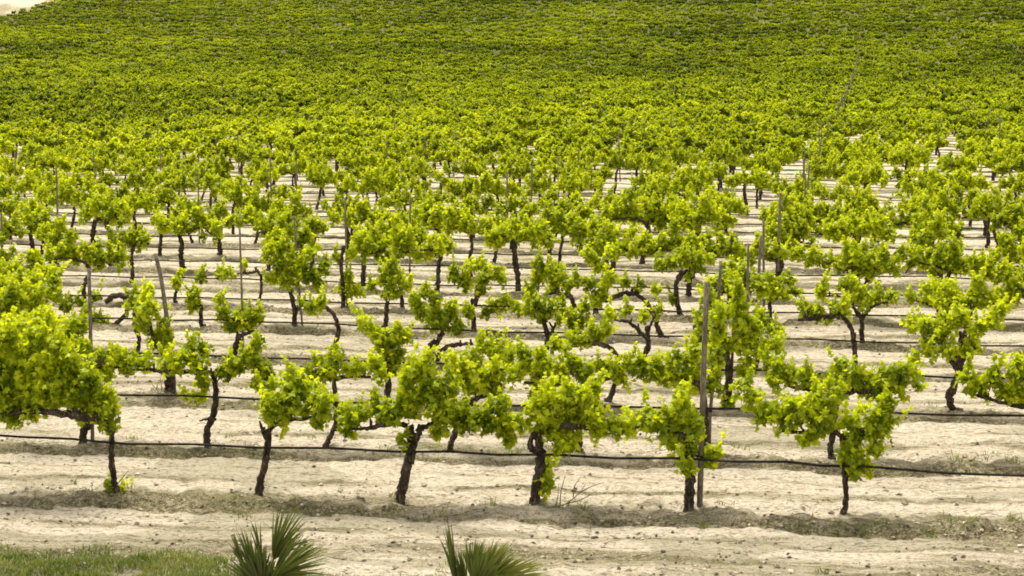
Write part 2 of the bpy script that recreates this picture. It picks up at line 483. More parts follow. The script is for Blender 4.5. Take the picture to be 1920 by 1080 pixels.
# ------------------------------------------------------------------ vines of the nearer rows, each with its own shape
# (row, trunk points in photo pixels, trunk width px, [arms: points, width px], [foliage: x, y, half width, half height], look)
NEAR = [
 (0, [(-62, 932), (-60, 860), (-50, 800)], 16, [([(-50, 800), (-20, 785), (30, 775)], 12)],
  [(-40, 740, 45, 55), (0, 715, 45, 55), (10, 760, 40, 32), (-20, 680, 40, 40)], "broad leafy vine at the left edge of the photo"),
 (0, [(219, 940), (214, 900), (210, 850), (212, 812)], 15, [([(212, 812), (200, 782), (165, 780), (120, 772), (60, 768), (5, 776)], 14)],
  [(40, 735, 42, 42), (20, 690, 40, 42), (85, 735, 42, 36), (75, 690, 42, 42), (130, 740, 38, 32), (125, 695, 40, 42), (165, 745, 34, 30), (192, 772, 26, 30), (205, 760, 18, 38), (60, 645, 36, 30), (20, 640, 32, 32), (110, 655, 28, 28), (35, 788, 12, 14), (70, 772, 22, 12), (150, 775, 20, 12), (10, 770, 20, 14), (168, 710, 24, 26), (210, 800, 10, 14), (219, 933, 13, 7), (205, 915, 6, 10)],
  "vine with a huge leafy left arm, sprouts at its foot"),
 (0, [(485, 943), (488, 905), (497, 860), (501, 820), (497, 806)], 17, [([(500, 815), (510, 800), (540, 790), (590, 788), (615, 792)], 9), ([(498, 825), (491, 812), (484, 797)], 8)],
  [(512, 762, 27, 30), (550, 755, 30, 30), (590, 762, 30, 30), (545, 722, 20, 24), (565, 725, 20, 26), (618, 752, 20, 22), (630, 775, 12, 16), (495, 738, 14, 14), (600, 785, 16, 12), (530, 785, 16, 10)],
  "vine with a straight trunk, pruned stub and one right arm"),
 (0, [(750, 944), (757, 905), (766, 860), (768, 825), (765, 800)], 21, [([(762, 800), (740, 794), (712, 797), (690, 802), (662, 800)], 9), ([(768, 870), (776, 830), (786, 808), (812, 796), (850, 786)], 12)],
  [(668, 775, 30, 20), (705, 768, 26, 20), (738, 772, 22, 20), (652, 802, 14, 14), (770, 760, 26, 32), (772, 712, 22, 30), (800, 740, 30, 40), (800, 695, 24, 22), (835, 765, 32, 34), (840, 725, 26, 30), (870, 788, 30, 24), (905, 785, 30, 24), (938, 800, 24, 20), (955, 826, 12, 18), (825, 805, 16, 14), (930, 765, 26, 22), (770, 690, 10, 18), (758, 822, 7, 10)],
  "vine with a forked thick trunk and wide crown, left arm low"),
 (0, [(1003, 958), (1006, 915), (1012, 875), (1010, 840), (1004, 812)], 23, [([(1006, 850), (994, 838), (995, 822), (1008, 812)], 11), ([(1005, 812), (1040, 800), (1085, 800), (1120, 805)], 11)],
  [(1002, 772, 28, 24), (1030, 790, 32, 28), (1045, 750, 28, 26), (1075, 790, 34, 38), (1085, 745, 30, 26), (1110, 770, 30, 34), (1060, 830, 32, 18), (1045, 820, 24, 18), (1130, 800, 24, 22), (1155, 800, 20, 18), (1112, 735, 16, 22), (1020, 760, 30, 22), (970, 790, 18, 20), (1022, 880, 9, 14), (1028, 905, 10, 22), (1018, 925, 9, 12)],
  "vine with a gnarled looped trunk and a sucker of leaves"),
 (0, [(1291, 958), (1294, 925), (1293, 880), (1291, 840), (1286, 812)], 22, [([(1288, 820), (1255, 805), (1215, 800), (1180, 805)], 11)],
  [(1180, 800, 24, 20), (1215, 785, 28, 26), (1245, 795, 30, 30), (1275, 790, 26, 32), (1300, 800, 18, 34), (1275, 755, 16, 18), (1262, 830, 26, 18), (1290, 845, 24, 20), (1330, 865, 15, 24), (1290, 872, 14, 12), (1345, 850, 8, 14)],
  "vine right against the tall front stake, low right shoots"),
 (0, [(1581, 973), (1586, 945), (1584, 900), (1580, 850), (1577, 815)], 13, [([(1580, 820), (1550, 805), (1510, 812), (1465, 810)], 9), ([(1580, 830), (1600, 812), (1635, 800), (1655, 770)], 8)],
  [(1395, 722, 15, 13), (1412, 745, 20, 20), (1435, 770, 26, 26), (1465, 790, 28, 22), (1495, 768, 26, 30), (1525, 760, 24, 28), (1540, 795, 30, 22), (1520, 815, 26, 16), (1565, 738, 16, 22), (1553, 770, 18, 22), (1592, 800, 20, 22), (1615, 815, 20, 18), (1640, 790, 18, 34), (1660, 760, 15, 28), (1662, 808, 14, 18), (1640, 838, 18, 16), (1585, 855, 15, 28), (1605, 880, 20, 16), (1615, 855, 14, 14), (1625, 868, 14, 10)],
  "low spreading vine with a slender trunk and swollen foot"),
 (1, [(155, 829), (158, 805), (166, 785), (160, 730)], 17, [([(160, 730), (175, 684), (205, 678)], 9), ([(160, 730), (120, 700), (60, 690)], 9)],
  [(120, 640, 34, 36), (155, 665, 30, 30), (80, 610, 34, 30), (30, 620, 40, 36), (140, 612, 20, 20), (190, 680, 20, 18), (170, 700, 24, 26)],
  "tall bushy vine behind the huge leafy left arm"),
 (1, [(389, 843), (387, 812), (397, 775), (399, 735), (391, 702)], 15, [([(392, 704), (372, 697), (335, 699), (290, 697), (245, 692), (205, 690)], 8), ([(392, 704), (418, 692), (450, 694), (480, 688)], 8), ([(397, 790), (389, 786), (380, 786)], 5)],
  [(185, 678, 20, 18), (212, 672, 22, 22), (208, 700, 12, 14), (245, 685, 24, 18), (272, 684, 14, 12), (305, 688, 20, 16), (330, 684, 22, 18), (352, 664, 18, 24), (376, 690, 20, 20), (378, 722, 16, 14), (372, 655, 12, 12), (422, 700, 20, 20), (448, 684, 22, 18), (480, 672, 15, 24), (495, 700, 18, 26), (485, 642, 10, 16), (510, 706, 10, 12), (365, 753, 15, 11), (352, 744, 8, 6)],
  "vine with two long level arms and a side shoot"),
 (1, [(610, 848), (616, 825), (627, 800), (628, 765), (624, 708)], 12, [([(624, 712), (650, 708), (692, 709)], 8), ([(624, 712), (600, 708), (565, 712)], 7)],
  [(553, 700, 16, 18), (580, 702, 20, 16), (605, 702, 18, 16), (622, 690, 14, 26), (634, 668, 9, 14), (650, 695, 14, 10), (672, 690, 18, 14), (700, 688, 15, 14), (716, 700, 12, 14), (545, 722, 8, 16)],
  "thin vine with a leaning trunk and low flat crown"),
 (1, [(845, 862), (846, 835), (853, 812), (857, 790), (880, 750)], 13, [([(872, 765), (900, 745), (935, 740)], 8)],
  [(855, 690, 26, 24), (885, 675, 26, 20), (905, 700, 30, 28), (925, 725, 22, 24), (880, 725, 26, 26), (925, 665, 14, 16), (903, 655, 14, 14), (940, 690, 14, 18)],
  "dense vine showing a short dark trunk below its crown"),
 (1, [(1087, 853), (1085, 820), (1082, 775), (1080, 725)], 15, [([(1080, 735), (1040, 720), (985, 715)], 9), ([(1080, 735), (1120, 715), (1175, 705)], 9)],
  [(985, 668, 15, 24), (972, 700, 24, 22), (1005, 705, 24, 20), (1020, 682, 18, 18), (1050, 700, 22, 22), (1075, 680, 20, 20), (1100, 692, 24, 20), (1132, 692, 20, 18), (1160, 700, 18, 16), (1185, 690, 15, 18), (1200, 680, 10, 14), (1010, 730, 20, 14)],
  "wide flat topped vine hiding its trunk behind nearer leaves"),
 (1, [(1321, 852), (1323, 810), (1320, 765), (1318, 715)], 17, [([(1318, 720), (1280, 712), (1235, 710)], 10)],
  [(1225, 692, 20, 22), (1250, 705, 24, 22), (1280, 705, 26, 26), (1305, 715, 22, 22), (1275, 675, 20, 18), (1305, 675, 16, 24), (1335, 720, 16, 20), (1342, 670, 16, 26), (1346, 620, 14, 26), (1350, 580, 10, 16)],
  "dark trunked vine just behind the tall front stake"),
 (1, [(1560, 868), (1558, 840), (1562, 800), (1570, 745)], 14, [([(1570, 750), (1600, 738), (1650, 735), (1690, 725)], 9), ([(1570, 750), (1530, 735), (1470, 722)], 9)],
  [(1580, 692, 18, 24), (1600, 715, 24, 24), (1568, 725, 24, 22), (1632, 722, 26, 22), (1660, 710, 20, 22), (1690, 705, 20, 22), (1712, 692, 14, 12), (1720, 720, 13, 10), (1685, 735, 12, 20), (1645, 738, 20, 14), (1450, 690, 20, 18), (1480, 702, 28, 20), (1510, 708, 22, 16), (1455, 715, 20, 12), (1535, 718, 20, 14)],
  "vine behind the low spreading one, dense dark left side"),
 (1, [(2030, 880), (2025, 830), (2010, 780)], 15, [([(2010, 780), (1960, 765), (1900, 760), (1830, 742)], 9)],
  [(1815, 712, 15, 18), (1838, 728, 18, 22), (1862, 712, 14, 26), (1882, 735, 20, 22), (1905, 695, 20, 34), (1912, 740, 20, 22), (1940, 710, 30, 40), (1980, 740, 30, 34)],
  "vine at the right edge reaching in with one arm"),
 (2, [(100, 742), (98, 700), (92, 650)], 13, [([(92, 650), (60, 640), (20, 640)], 8)],
  [(25, 560, 28, 24), (62, 560, 22, 26), (45, 600, 32, 26), (85, 590, 20, 26), (10, 590, 24, 30), (120, 625, 18, 18)],
  "leafy vine at the left edge, third row"),
 (2, [(320, 744), (320, 715), (316, 690), (308, 655)], 20, [([(308, 665), (290, 640), (280, 600)], 7)],
  [(276, 550, 12, 18), (285, 580, 18, 22), (270, 605, 14, 20), (300, 610, 15, 20), (290, 640, 20, 18), (318, 645, 12, 14), (268, 572, 9, 12), (310, 632, 14, 14)],
  "upright vine climbing the leaning pale pole, thick trunk"),
 (2, [(727, 760), (727, 715), (722, 675), (722, 645)], 14, [([(722, 655), (740, 648), (762, 638)], 9)],
  [(683, 602, 8, 14), (692, 620, 14, 15), (712, 634, 20, 16), (740, 630, 22, 15), (758, 628, 12, 14), (722, 655, 15, 18), (748, 662, 14, 20), (738, 690, 14, 12), (716, 685, 9, 12)],
  "compact vine with a pointed left shoot above a dark stem"),
 (2, [(938, 768), (936, 720), (925, 680), (912, 655)], 12, [([(915, 662), (900, 645)], 9)],
  [(935, 652, 14, 14), (960, 665, 16, 16), (945, 680, 18, 16)],
  "vine half hidden between two dense front crowns"),
 (2, [(1138, 772), (1150, 735), (1156, 700), (1158, 672), (1145, 653), (1120, 643)], 12, [([(1120, 643), (1100, 645), (1060, 655)], 8)],
  [(1142, 590, 9, 16), (1136, 612, 12, 16), (1120, 628, 16, 14), (1100, 640, 18, 12), (1075, 636, 14, 12), (1055, 645, 14, 12), (1035, 650, 12, 10)],
  "vine bowed over to the left like a hook"),
 (2, [(1365, 789), (1362, 755), (1366, 700), (1360, 650)], 19, [([(1360, 660), (1395, 645), (1430, 660)], 10), ([(1360, 655), (1345, 600), (1328, 560)], 8)],
  [(1327, 545, 8, 20), (1338, 575, 14, 22), (1320, 600, 20, 24), (1350, 605, 22, 26), (1382, 575, 22, 26), (1395, 610, 24, 26), (1350, 645, 28, 24), (1390, 645, 28, 24), (1425, 655, 22, 18), (1345, 680, 22, 20), (1400, 685, 20, 22), (1300, 655, 18, 20), (1312, 632, 16, 18), (1450, 650, 14, 10), (1462, 662, 8, 8), (1366, 756, 15, 11), (1415, 625, 18, 14), (1385, 545, 14, 12)],
  "tallest bushy vine behind the tall front stake, leafy foot"),
 (2, [(1798, 795), (1790, 772), (1781, 745), (1790, 718), (1796, 700), (1782, 672)], 17, [([(1784, 680), (1800, 660), (1800, 620)], 10), ([(1790, 690), (1815, 668), (1830, 655)], 8)],
  [(1708, 605, 18, 14), (1735, 612, 20, 16), (1762, 628, 22, 20), (1800, 600, 18, 20), (1775, 605, 18, 14), (1840, 615, 16, 15), (1862, 605, 16, 14), (1880, 585, 12, 13), (1828, 640, 16, 18), (1780, 655, 22, 12), (1808, 655, 18, 10), (1740, 640, 12, 10), (1715, 668, 18, 8), (1745, 660, 14, 8)],
  "vine with an S shaped trunk and open two level crown"),
 (3, [(258, 672), (262, 640), (256, 610), (255, 585)], 10, [], [(252, 560, 14, 18), (262, 590, 14, 16), (240, 572, 10, 10)], "small slim vine left of the leaning pale pole"),
 (3, [(436, 672), (444, 645), (450, 625)], 14, [([(446, 632), (475, 622), (492, 630)], 7)],
  [(408, 562, 8, 15), (415, 588, 15, 18), (435, 600, 18, 18), (460, 600, 18, 18), (480, 590, 16, 18), (470, 612, 16, 12), (430, 615, 14, 10)],
  "round crowned vine on a leaning trunk beside a thin stake"),
 (3, [(627, 682), (626, 655), (634, 620), (627, 592), (607, 572)], 11, [([(607, 572), (590, 573), (570, 580)], 6)],
  [(602, 566, 12, 10), (586, 578, 14, 9), (568, 578, 9, 6)],
  "nearly bare vine arching left with few leaves"),
 (3, [(817, 692), (816, 668), (808, 648), (818, 636)], 12, [([(824, 672), (832, 655), (850, 646), (872, 643), (893, 640)], 9), ([(818, 650), (828, 630), (832, 612)], 10)],
  [(778, 570, 12, 18), (792, 582, 14, 18), (815, 560, 16, 16), (815, 600, 18, 22), (840, 595, 20, 22), (862, 615, 15, 14), (850, 572, 16, 12), (880, 582, 16, 10), (800, 545, 10, 14)],
  "vine with a double trunk and a level bare right arm"),
 (3, [(1012, 695), (1018, 665), (1026, 640), (1021, 600)], 13, [([(1024, 645), (1034, 625), (1042, 605)], 8)],
  [(968, 585, 16, 10), (990, 582, 18, 14), (1012, 570, 18, 18), (1020, 596, 20, 14), (1045, 575, 18, 16), (1062, 592, 18, 14), (1085, 600, 16, 16), (1096, 578, 10, 14), (1078, 612, 14, 10)],
  "wide umbrella crowned vine on a forked trunk"),
 (3, [(1211, 712), (1204, 680), (1215, 650), (1216, 630), (1213, 610)], 12, [([(1216, 636), (1200, 618), (1182, 603), (1155, 597)], 8), ([(1214, 628), (1222, 605), (1230, 592)], 5)],
  [(1176, 582, 12, 14), (1211, 594, 9, 12), (1230, 583, 10, 12), (1150, 596, 6, 5)],
  "sparse vine with three small tufts on crooked arms"),
 (3, [(1412, 712), (1420, 675), (1418, 640), (1425, 620)], 11, [], [(1440, 610, 16, 14), (1425, 600, 16, 18), (1455, 625, 14, 12)], "small vine behind the tallest bushy vine"),
 (3, [(1602, 716), (1603, 668), (1600, 630), (1590, 605), (1576, 592)], 12, [([(1580, 596), (1555, 590), (1530, 596), (1497, 598)], 10)],
  [(1525, 582, 20, 13), (1508, 585, 9, 8), (1570, 582, 18, 12), (1582, 572, 15, 12), (1553, 600, 9, 8)],
  "leaning vine with a bare knobbly left arm"),
 (4, [(1617, 668), (1616, 630), (1616, 592)], 12, [([(1616, 600), (1595, 570), (1572, 556), (1538, 557)], 6), ([(1616, 600), (1635, 575), (1665, 565)], 6)],
  [(1605, 555, 16, 20), (1625, 570, 18, 14), (1645, 560, 14, 12), (1670, 555, 15, 14), (1540, 543, 16, 15), (1583, 535, 14, 13), (1600, 530, 12, 12)],
  "straight trunked vine next to the one with a bare arm"),
 (4, [(1765, 668), (1762, 630), (1760, 575)], 13, [([(1760, 580), (1740, 570), (1715, 565)], 6)],
  [(1708, 555, 14, 10), (1735, 558, 16, 14), (1760, 540, 16, 16), (1765, 565, 18, 12), (1790, 552, 15, 20), (1828, 560, 16, 11), (1845, 562, 9, 8), (1738, 535, 12, 10)],
  "rounded vine directly above the S shaped one"),
 (4, [(212, 627), (220, 605), (236, 588), (236, 566), (226, 556)], 10, [([(198, 566), (212, 556), (232, 557), (250, 578)], 10)],
  [(128, 572, 16, 11), (150, 566, 9, 9), (175, 556, 12, 12), (180, 600, 20, 16), (155, 612, 20, 12), (195, 612, 16, 10), (165, 590, 12, 12)],
  "twisted vine with a dark arched arm, left side"),
 (4, [(383, 630), (377, 603), (380, 570)], 10, [], [(362, 552, 12, 14), (368, 572, 12, 13), (358, 562, 8, 8)], "small tufted vine with a short thin trunk"),
 (4, [(552, 637), (552, 585), (543, 550), (538, 530)], 11, [([(552, 585), (562, 575), (572, 560)], 6)],
  [(500, 475, 16, 18), (508, 522, 20, 12), (530, 495, 22, 20), (545, 525, 20, 18), (560, 500, 18, 22), (580, 475, 16, 16), (585, 515, 22, 18), (608, 500, 12, 20), (600, 532, 14, 10), (530, 465, 16, 12)],
  "broad dense vine around a thin upright stake"),
 (4, [(721, 640), (723, 600), (726, 565)], 12, [], [(722, 520, 16, 18), (745, 525, 18, 20), (735, 548, 22, 15), (760, 540, 10, 14), (700, 535, 10, 9), (735, 500, 12, 14)], "compact round vine above the pointed shoot"),
 (4, [(890, 642), (887, 600), (886, 560)], 11, [([(890, 575), (896, 558), (902, 540)], 8)],
  [(850, 515, 15, 18), (870, 530, 18, 16), (885, 498, 20, 18), (912, 515, 20, 20), (905, 540, 18, 14), (935, 520, 14, 18), (930, 575, 20, 14), (910, 585, 14, 10), (948, 570, 12, 12)],
  "large dome crowned vine on a thin forked trunk"),
 (4, [(1078, 648), (1080, 600), (1072, 560), (1062, 548)], 11, [([(1070, 556), (1045, 548), (1020, 552)], 7)],
  [(995, 545, 16, 14), (1010, 520, 15, 18), (1012, 495, 12, 16), (1040, 510, 20, 18), (1040, 535, 18, 14), (1066, 530, 16, 16), (1085, 528, 9, 10)],
  "vine with a bright stacked crown leaning left"),
 (4, [(1250, 652), (1240, 628), (1228, 598), (1214, 568), (1190, 548)], 12, [([(1192, 549), (1168, 550), (1135, 565)], 10)],
  [(1110, 530, 15, 15), (1130, 545, 15, 16), (1145, 523, 16, 14), (1172, 532, 14, 9), (1198, 538, 12, 9), (1230, 545, 8, 12), (1120, 565, 12, 10)],
  "long arched vine bridging over sparse tufts"),
 (5, [(331, 582), (328, 560), (334, 535)], 8, [], [(335, 528, 8, 14), (340, 512, 6, 8)], "small slim vine with a narrow tuft, left of centre"),
 (5, [(482, 578), (490, 550), (490, 520), (480, 500)], 7, [([(484, 508), (465, 512), (440, 515)], 5)], [(430, 512, 16, 10), (405, 515, 14, 11), (380, 520, 12, 12), (455, 498, 10, 9)], "vine with a bowed stem and long left arm"),
 (5, [(643, 588), (645, 560), (641, 500), (646, 460)], 10, [], [(640, 545, 14, 12), (662, 545, 15, 13), (655, 520, 8, 12), (678, 550, 8, 8), (632, 480, 8, 12), (658, 478, 10, 14)], "tall thin dark trunk with leaves low down"),
 (5, [(1117, 607), (1117, 575), (1118, 545)], 13, [], [(1150, 470, 15, 14), (1105, 480, 15, 14), (1125, 500, 18, 16)], "stout trunk standing under the long arched vine"),
 (5, [(1277, 612), (1271, 570), (1268, 530), (1280, 508)], 12, [([(1270, 530), (1285, 510), (1310, 505)], 7)],
  [(1238, 500, 15, 14), (1258, 490, 14, 14), (1282, 485, 18, 18), (1310, 495, 15, 16), (1262, 560, 7, 12), (1288, 520, 8, 8), (1332, 485, 9, 12)],
  "upright vine with an open round crown"),
 (5, [(1370, 606), (1368, 570), (1370, 545)], 13, [], [(1362, 505, 14, 16), (1380, 515, 15, 20), (1372, 540, 18, 16), (1395, 495, 9, 9)], "dark shaded round vine behind the tallest bushy one"),
 (5, [(1444, 612), (1443, 580), (1445, 550)], 10, [([(1445, 560), (1452, 535), (1447, 515)], 6)], [(1450, 545, 14, 15), (1470, 550, 15, 10), (1495, 548, 14, 7), (1440, 525, 10, 12)], "vine with a level right arm beside the second stake"),
 (6, [(1760, 578), (1765, 530), (1755, 500), (1742, 468)], 13, [([(1745, 475), (1735, 450), (1712, 448)], 6)],
  [(1718, 476, 14, 10), (1735, 445, 20, 14), (1765, 438, 18, 14), (1790, 462, 18, 14), (1775, 480, 12, 12), (1795, 500, 18, 13), (1825, 502, 12, 14), (1845, 495, 10, 13), (1755, 420, 14, 12)],
  "leaning vine with a bare slanting trunk, right side"),
 (7, [(1917, 552), (1914, 525), (1905, 500)], 14, [([(1912, 520), (1895, 525), (1882, 536)], 8)],
  [(1868, 482, 15, 14), (1890, 470, 18, 16), (1912, 475, 16, 22), (1885, 448, 20, 12), (1915, 440, 16, 16)],
  "dark armed vine at the right edge"),
 (9, [(586, 458), (584, 430), (577, 410), (562, 402), (549, 401)], 7, [([(549, 401), (535, 400), (520, 408), (500, 414)], 8), ([(535, 402), (530, 392)], 5)], [], "leafless vine with an arched bare arm"),
]
def row_y(k): return Y0 + R * k
VINES = []            # (root, X, Y, label or None)
occupied = []
for vi, (k, tp, tw, arms, blobs, look) in enumerate(NEAR):
    Y = row_y(k)
    g = np.random.default_rng(100 + vi)
    b0 = at_y(*tp[0], Y)
    gz = float(ground_z(b0[0], Y))
    base = np.array([b0[0], Y, gz])
    root = thing("grape_vine", look, "grapevine", tuple(base), "grapevines planted in rows")
    s = proj(base)[2]
    dz = 0.0
    wob = g.normal() * .04
    def P(pts, dep0=0, dep1=0):
        out = []
        for i, q in enumerate(pts):
            t = i / max(1, len(pts) - 1)
            v = at_y(q[0], q[1], Y) - base
            v[1] = dep0 * (1 - t) + dep1 * t
            out.append(v)
        return np.array(out)
    T = P(tp, 0, wob); T[0][2] = -.02
    r0 = tw / 2 / s * .78
    near = k <= 2
    A = []
    for (ap, aw) in arms:
        ra = aw / 2 / s
        A.append((P(ap, wob, g.normal() * .07), [ra * 1.1, ra, ra * .55]))
    B = []
    for (cx, cy, rx, ry) in blobs:
        c = P([(cx, cy)])[0]
        ex, ez = rx / s, ry / s
        low = cy > tp[0][1] - 60 * s / 218
        dep = min(.26, max(.05, (ex + ez) * .5 * 1.05))
        c[1] = g.normal() * (.02 if low else .06)
        q_ = .86 if near else .90
        B.append((c, (ex * q_, dep * q_, ez * q_)))
    tw_ = ()
    if vi == 1: tw_ = (P([(222, 905), (232, 893), (241, 882)]),)
    build_vine_parts(root, (T, [r0 * 1.15, r0, r0 * .92, r0 * .85]), A, B, 1000 + vi * 17,
                     1150 if near else 1200, .067 if near else .068, 'lobed' if near else 'fold', 12 if near else 8, tw_)
    VINES.append([root, base[0], Y, look])
    occupied.append((k, base[0]))
    for (cx, cy, rx, ry) in blobs:
        if k >= 3: pass

# ------------------------------------------------------------------ a stock of vine shapes for the rows behind
def random_vine(seed):
    g = np.random.default_rng(seed)
    h = .62 + .24 * g.random(); lean = g.normal() * .10
    T = np.array([[0, 0, -.02], [lean * .3 + g.normal() * .02, g.normal() * .02, h * .35], [lean * .8 + g.normal() * .03, g.normal() * .03, h * .7], [lean, g.normal() * .04, h]])
    r0 = .030 + .016 * g.random()
    A, B = [], []
    typ = g.integers(0, 4); small = g.random() < .42; q0 = .78 if small else .95
    sides_ = [(-1, 1), (-1, 1), (-1,), (1,)][typ]
    for sd_ in sides_:
        L = (.34 + .34 * g.random()) * (.55 if small else 1)
        A.append((np.array([T[-1], T[-1] + [sd_ * L * .4, g.normal() * .03, .07], T[-1] + [sd_ * L * .8, g.normal() * .05, .08 + g.normal() * .05], T[-1] + [sd_ * L, g.normal() * .06, .03 + g.normal() * .06]]), [r0 * .75, r0 * .6, r0 * .3]))
        n = 2 + int(L / .16)
        for i in range(n):
            t = (i + .6) / n
            e = (.060 + .055 * g.random()) * q0
            dz_ = g.normal() * .05
            B.append((T[-1] + np.array([sd_ * L * t * 1.15, g.normal() * .07, .09 + dz_]), (e * 1.15, e * 1.1, e * (.7 + .7 * g.random()))))
            if g.random() < .55:
                B.append((T[-1] + np.array([sd_ * L * t * 1.15 + g.normal() * .04, g.normal() * .07, .20 + dz_ + .10 * g.random()]), (e * .6, e * .6, e * 1.1)))
            if g.random() < .3:
                B.append((T[-1] + np.array([sd_ * L * t * 1.1, g.normal() * .06, -.04]), (e * .6, e * .6, e * .8)))
    for i in range(2 if small else g.integers(2, 4)):
        e = (.078 + .050 * g.random()) * q0
        B.append((T[-1] + np.array([g.normal() * .14, g.normal() * .08, (.08 + .22 * g.random()) * q0]), (e * 1.1, e, e * (.7 + .6 * g.random()))))
    for i in range(g.integers(0, 3)):
        B.append((T[-1] + np.array([g.normal() * .18, g.normal() * .08, (.30 + .16 * g.random()) * q0]), (.045, .045, .12)))
    return (T, [r0 * 1.2, r0, r0 * .9, r0 * .8]), A, B

LOOK_A = ["bushy", "spreading", "lopsided", "rounded", "ragged", "open crowned", "dense", "flat topped"]
PROTO = []
for i in range(22):
    root = bpy.data.objects.new("grape_vine", None)
    COL.objects.link(root)
    t, A, B = random_vine(500 + i)
    build_vine_parts(root, t, A, B, 3000 + i * 7, 900, .078, 'fold', 7)
    PROTO.append(root)
def in_field(X, Y):
    if Y > 346: return False
    # the track that cuts the far left corner of the field
    if Y > 200 and TLf(X, Y) > 0: return False
    return True
def gap(px, py, k, g):
    # missing vines: bare lane at the right, thin places left of centre
    if 7 < k < 24 and abs(px - (1772 + (py - 400) * .10)) < 20: return True
    if 7 < k < 12 and 470 < px < 740 and g.random() < .35: return True
    if 3 <= k < 8 and g.random() < .05: return True
    return False
cands = []
for k in range(3, 152):
    Y = row_y(k)
    g = np.random.default_rng(9000 + k)
    off = 0
    i0 = int((-.52 * Y) / V) - 2; i1 = int((.13 * Y + 2) / V) + 2
    for i in range(i0, i1):
        X = -0.19 + i * V + g.normal() * .09
        u = g.random(4)
        if any(kk == k and abs(xx - X) < .62 for kk, xx in occupied): continue
        z = float(G0(X, Y))
        px, py, s = proj((X, Y, z + .6))
        if px < -.55 * s or px > 1920 + .55 * s: continue
        if not in_field(X, Y): continue
        if k < 12 and gap(px, py, k, g): continue
        if k >= 12 and (gap(px, py, k, g) or u[0] < .04 + (.05 if k > 35 else 0) ): continue
        cands.append((k, X, Y + g.normal() * .05, u, px))
cands.sort(key=lambda c: c[2])
n_ind = 300 - len(VINES)
used = set()
def copy_thing(src, loc, rz, sc):
    r = src.copy(); COL.objects.link(r)
    r.location = loc; r.rotation_euler = (0, 0, rz); r.scale = sc
    for ch in list(src.children):
        c = ch.copy(); COL.objects.link(c); c.parent = r
    return r
for j, (k, X, Y, u, px) in enumerate(cands[:n_ind]):
    pi = (j * 7 + int(u[1] * 5)) % len(PROTO)
    loc = (X, Y, float(ground_z(X, Y)) - .01)
    rz = (math.pi if u[2] < .5 else 0) + (u[3] - .5) * .7
    sc = .82 + .24 * u[1] - .08 * min(1, max(0, (k - 6) / 3)) - .07 * min(1, max(0, (k - 9) / 3))
    scz = sc * (.95 + .2 * u[3])
    if pi not in used:
        used.add(pi); r = PROTO[pi]; r.location = loc; r.rotation_euler = (0, 0, rz); r.scale = (sc * 1.14, sc, scz)
    else:
        r = copy_thing(PROTO[pi], loc, rz, (sc * 1.14, sc, scz))
    r["category"] = "grapevine"; r["group"] = "grapevines planted in rows"
    VINES.append([r, X, Y, None, LOOK_A[pi % 8]])

ORD = ["zeroth", "first", "second", "third", "fourth", "fifth", "sixth", "seventh", "eighth", "ninth", "tenth", "eleventh", "twelfth", "thirteenth", "fourteenth", "fifteenth", "sixteenth", "seventeenth", "eighteenth", "nineteenth", "twentieth"]
def ordw(n):
    if n <= 20: return ORD[n]
    tens = {2: "twenty", 3: "thirty", 4: "forty", 5: "fifty"}[n // 10]
    if n % 10 == 0: return {2: "twentieth", 3: "thirtieth", 4: "fortieth", 5: "fiftieth"}[n // 10]
    return tens + "-" + ORD[n % 10]
rows = {}
for v in VINES:
    rows.setdefault(int(round((v[2] - Y0) / R)), []).append(v)
for k, vs in rows.items():
    vs.sort(key=lambda v: v[1])
    for i, v in enumerate(vs):
        if v[3] is None:
            v[0]["label"] = "%s vine, %s from the left in the %s row from the front" % (v[4], ordw(i + 1), ordw(k + 1))

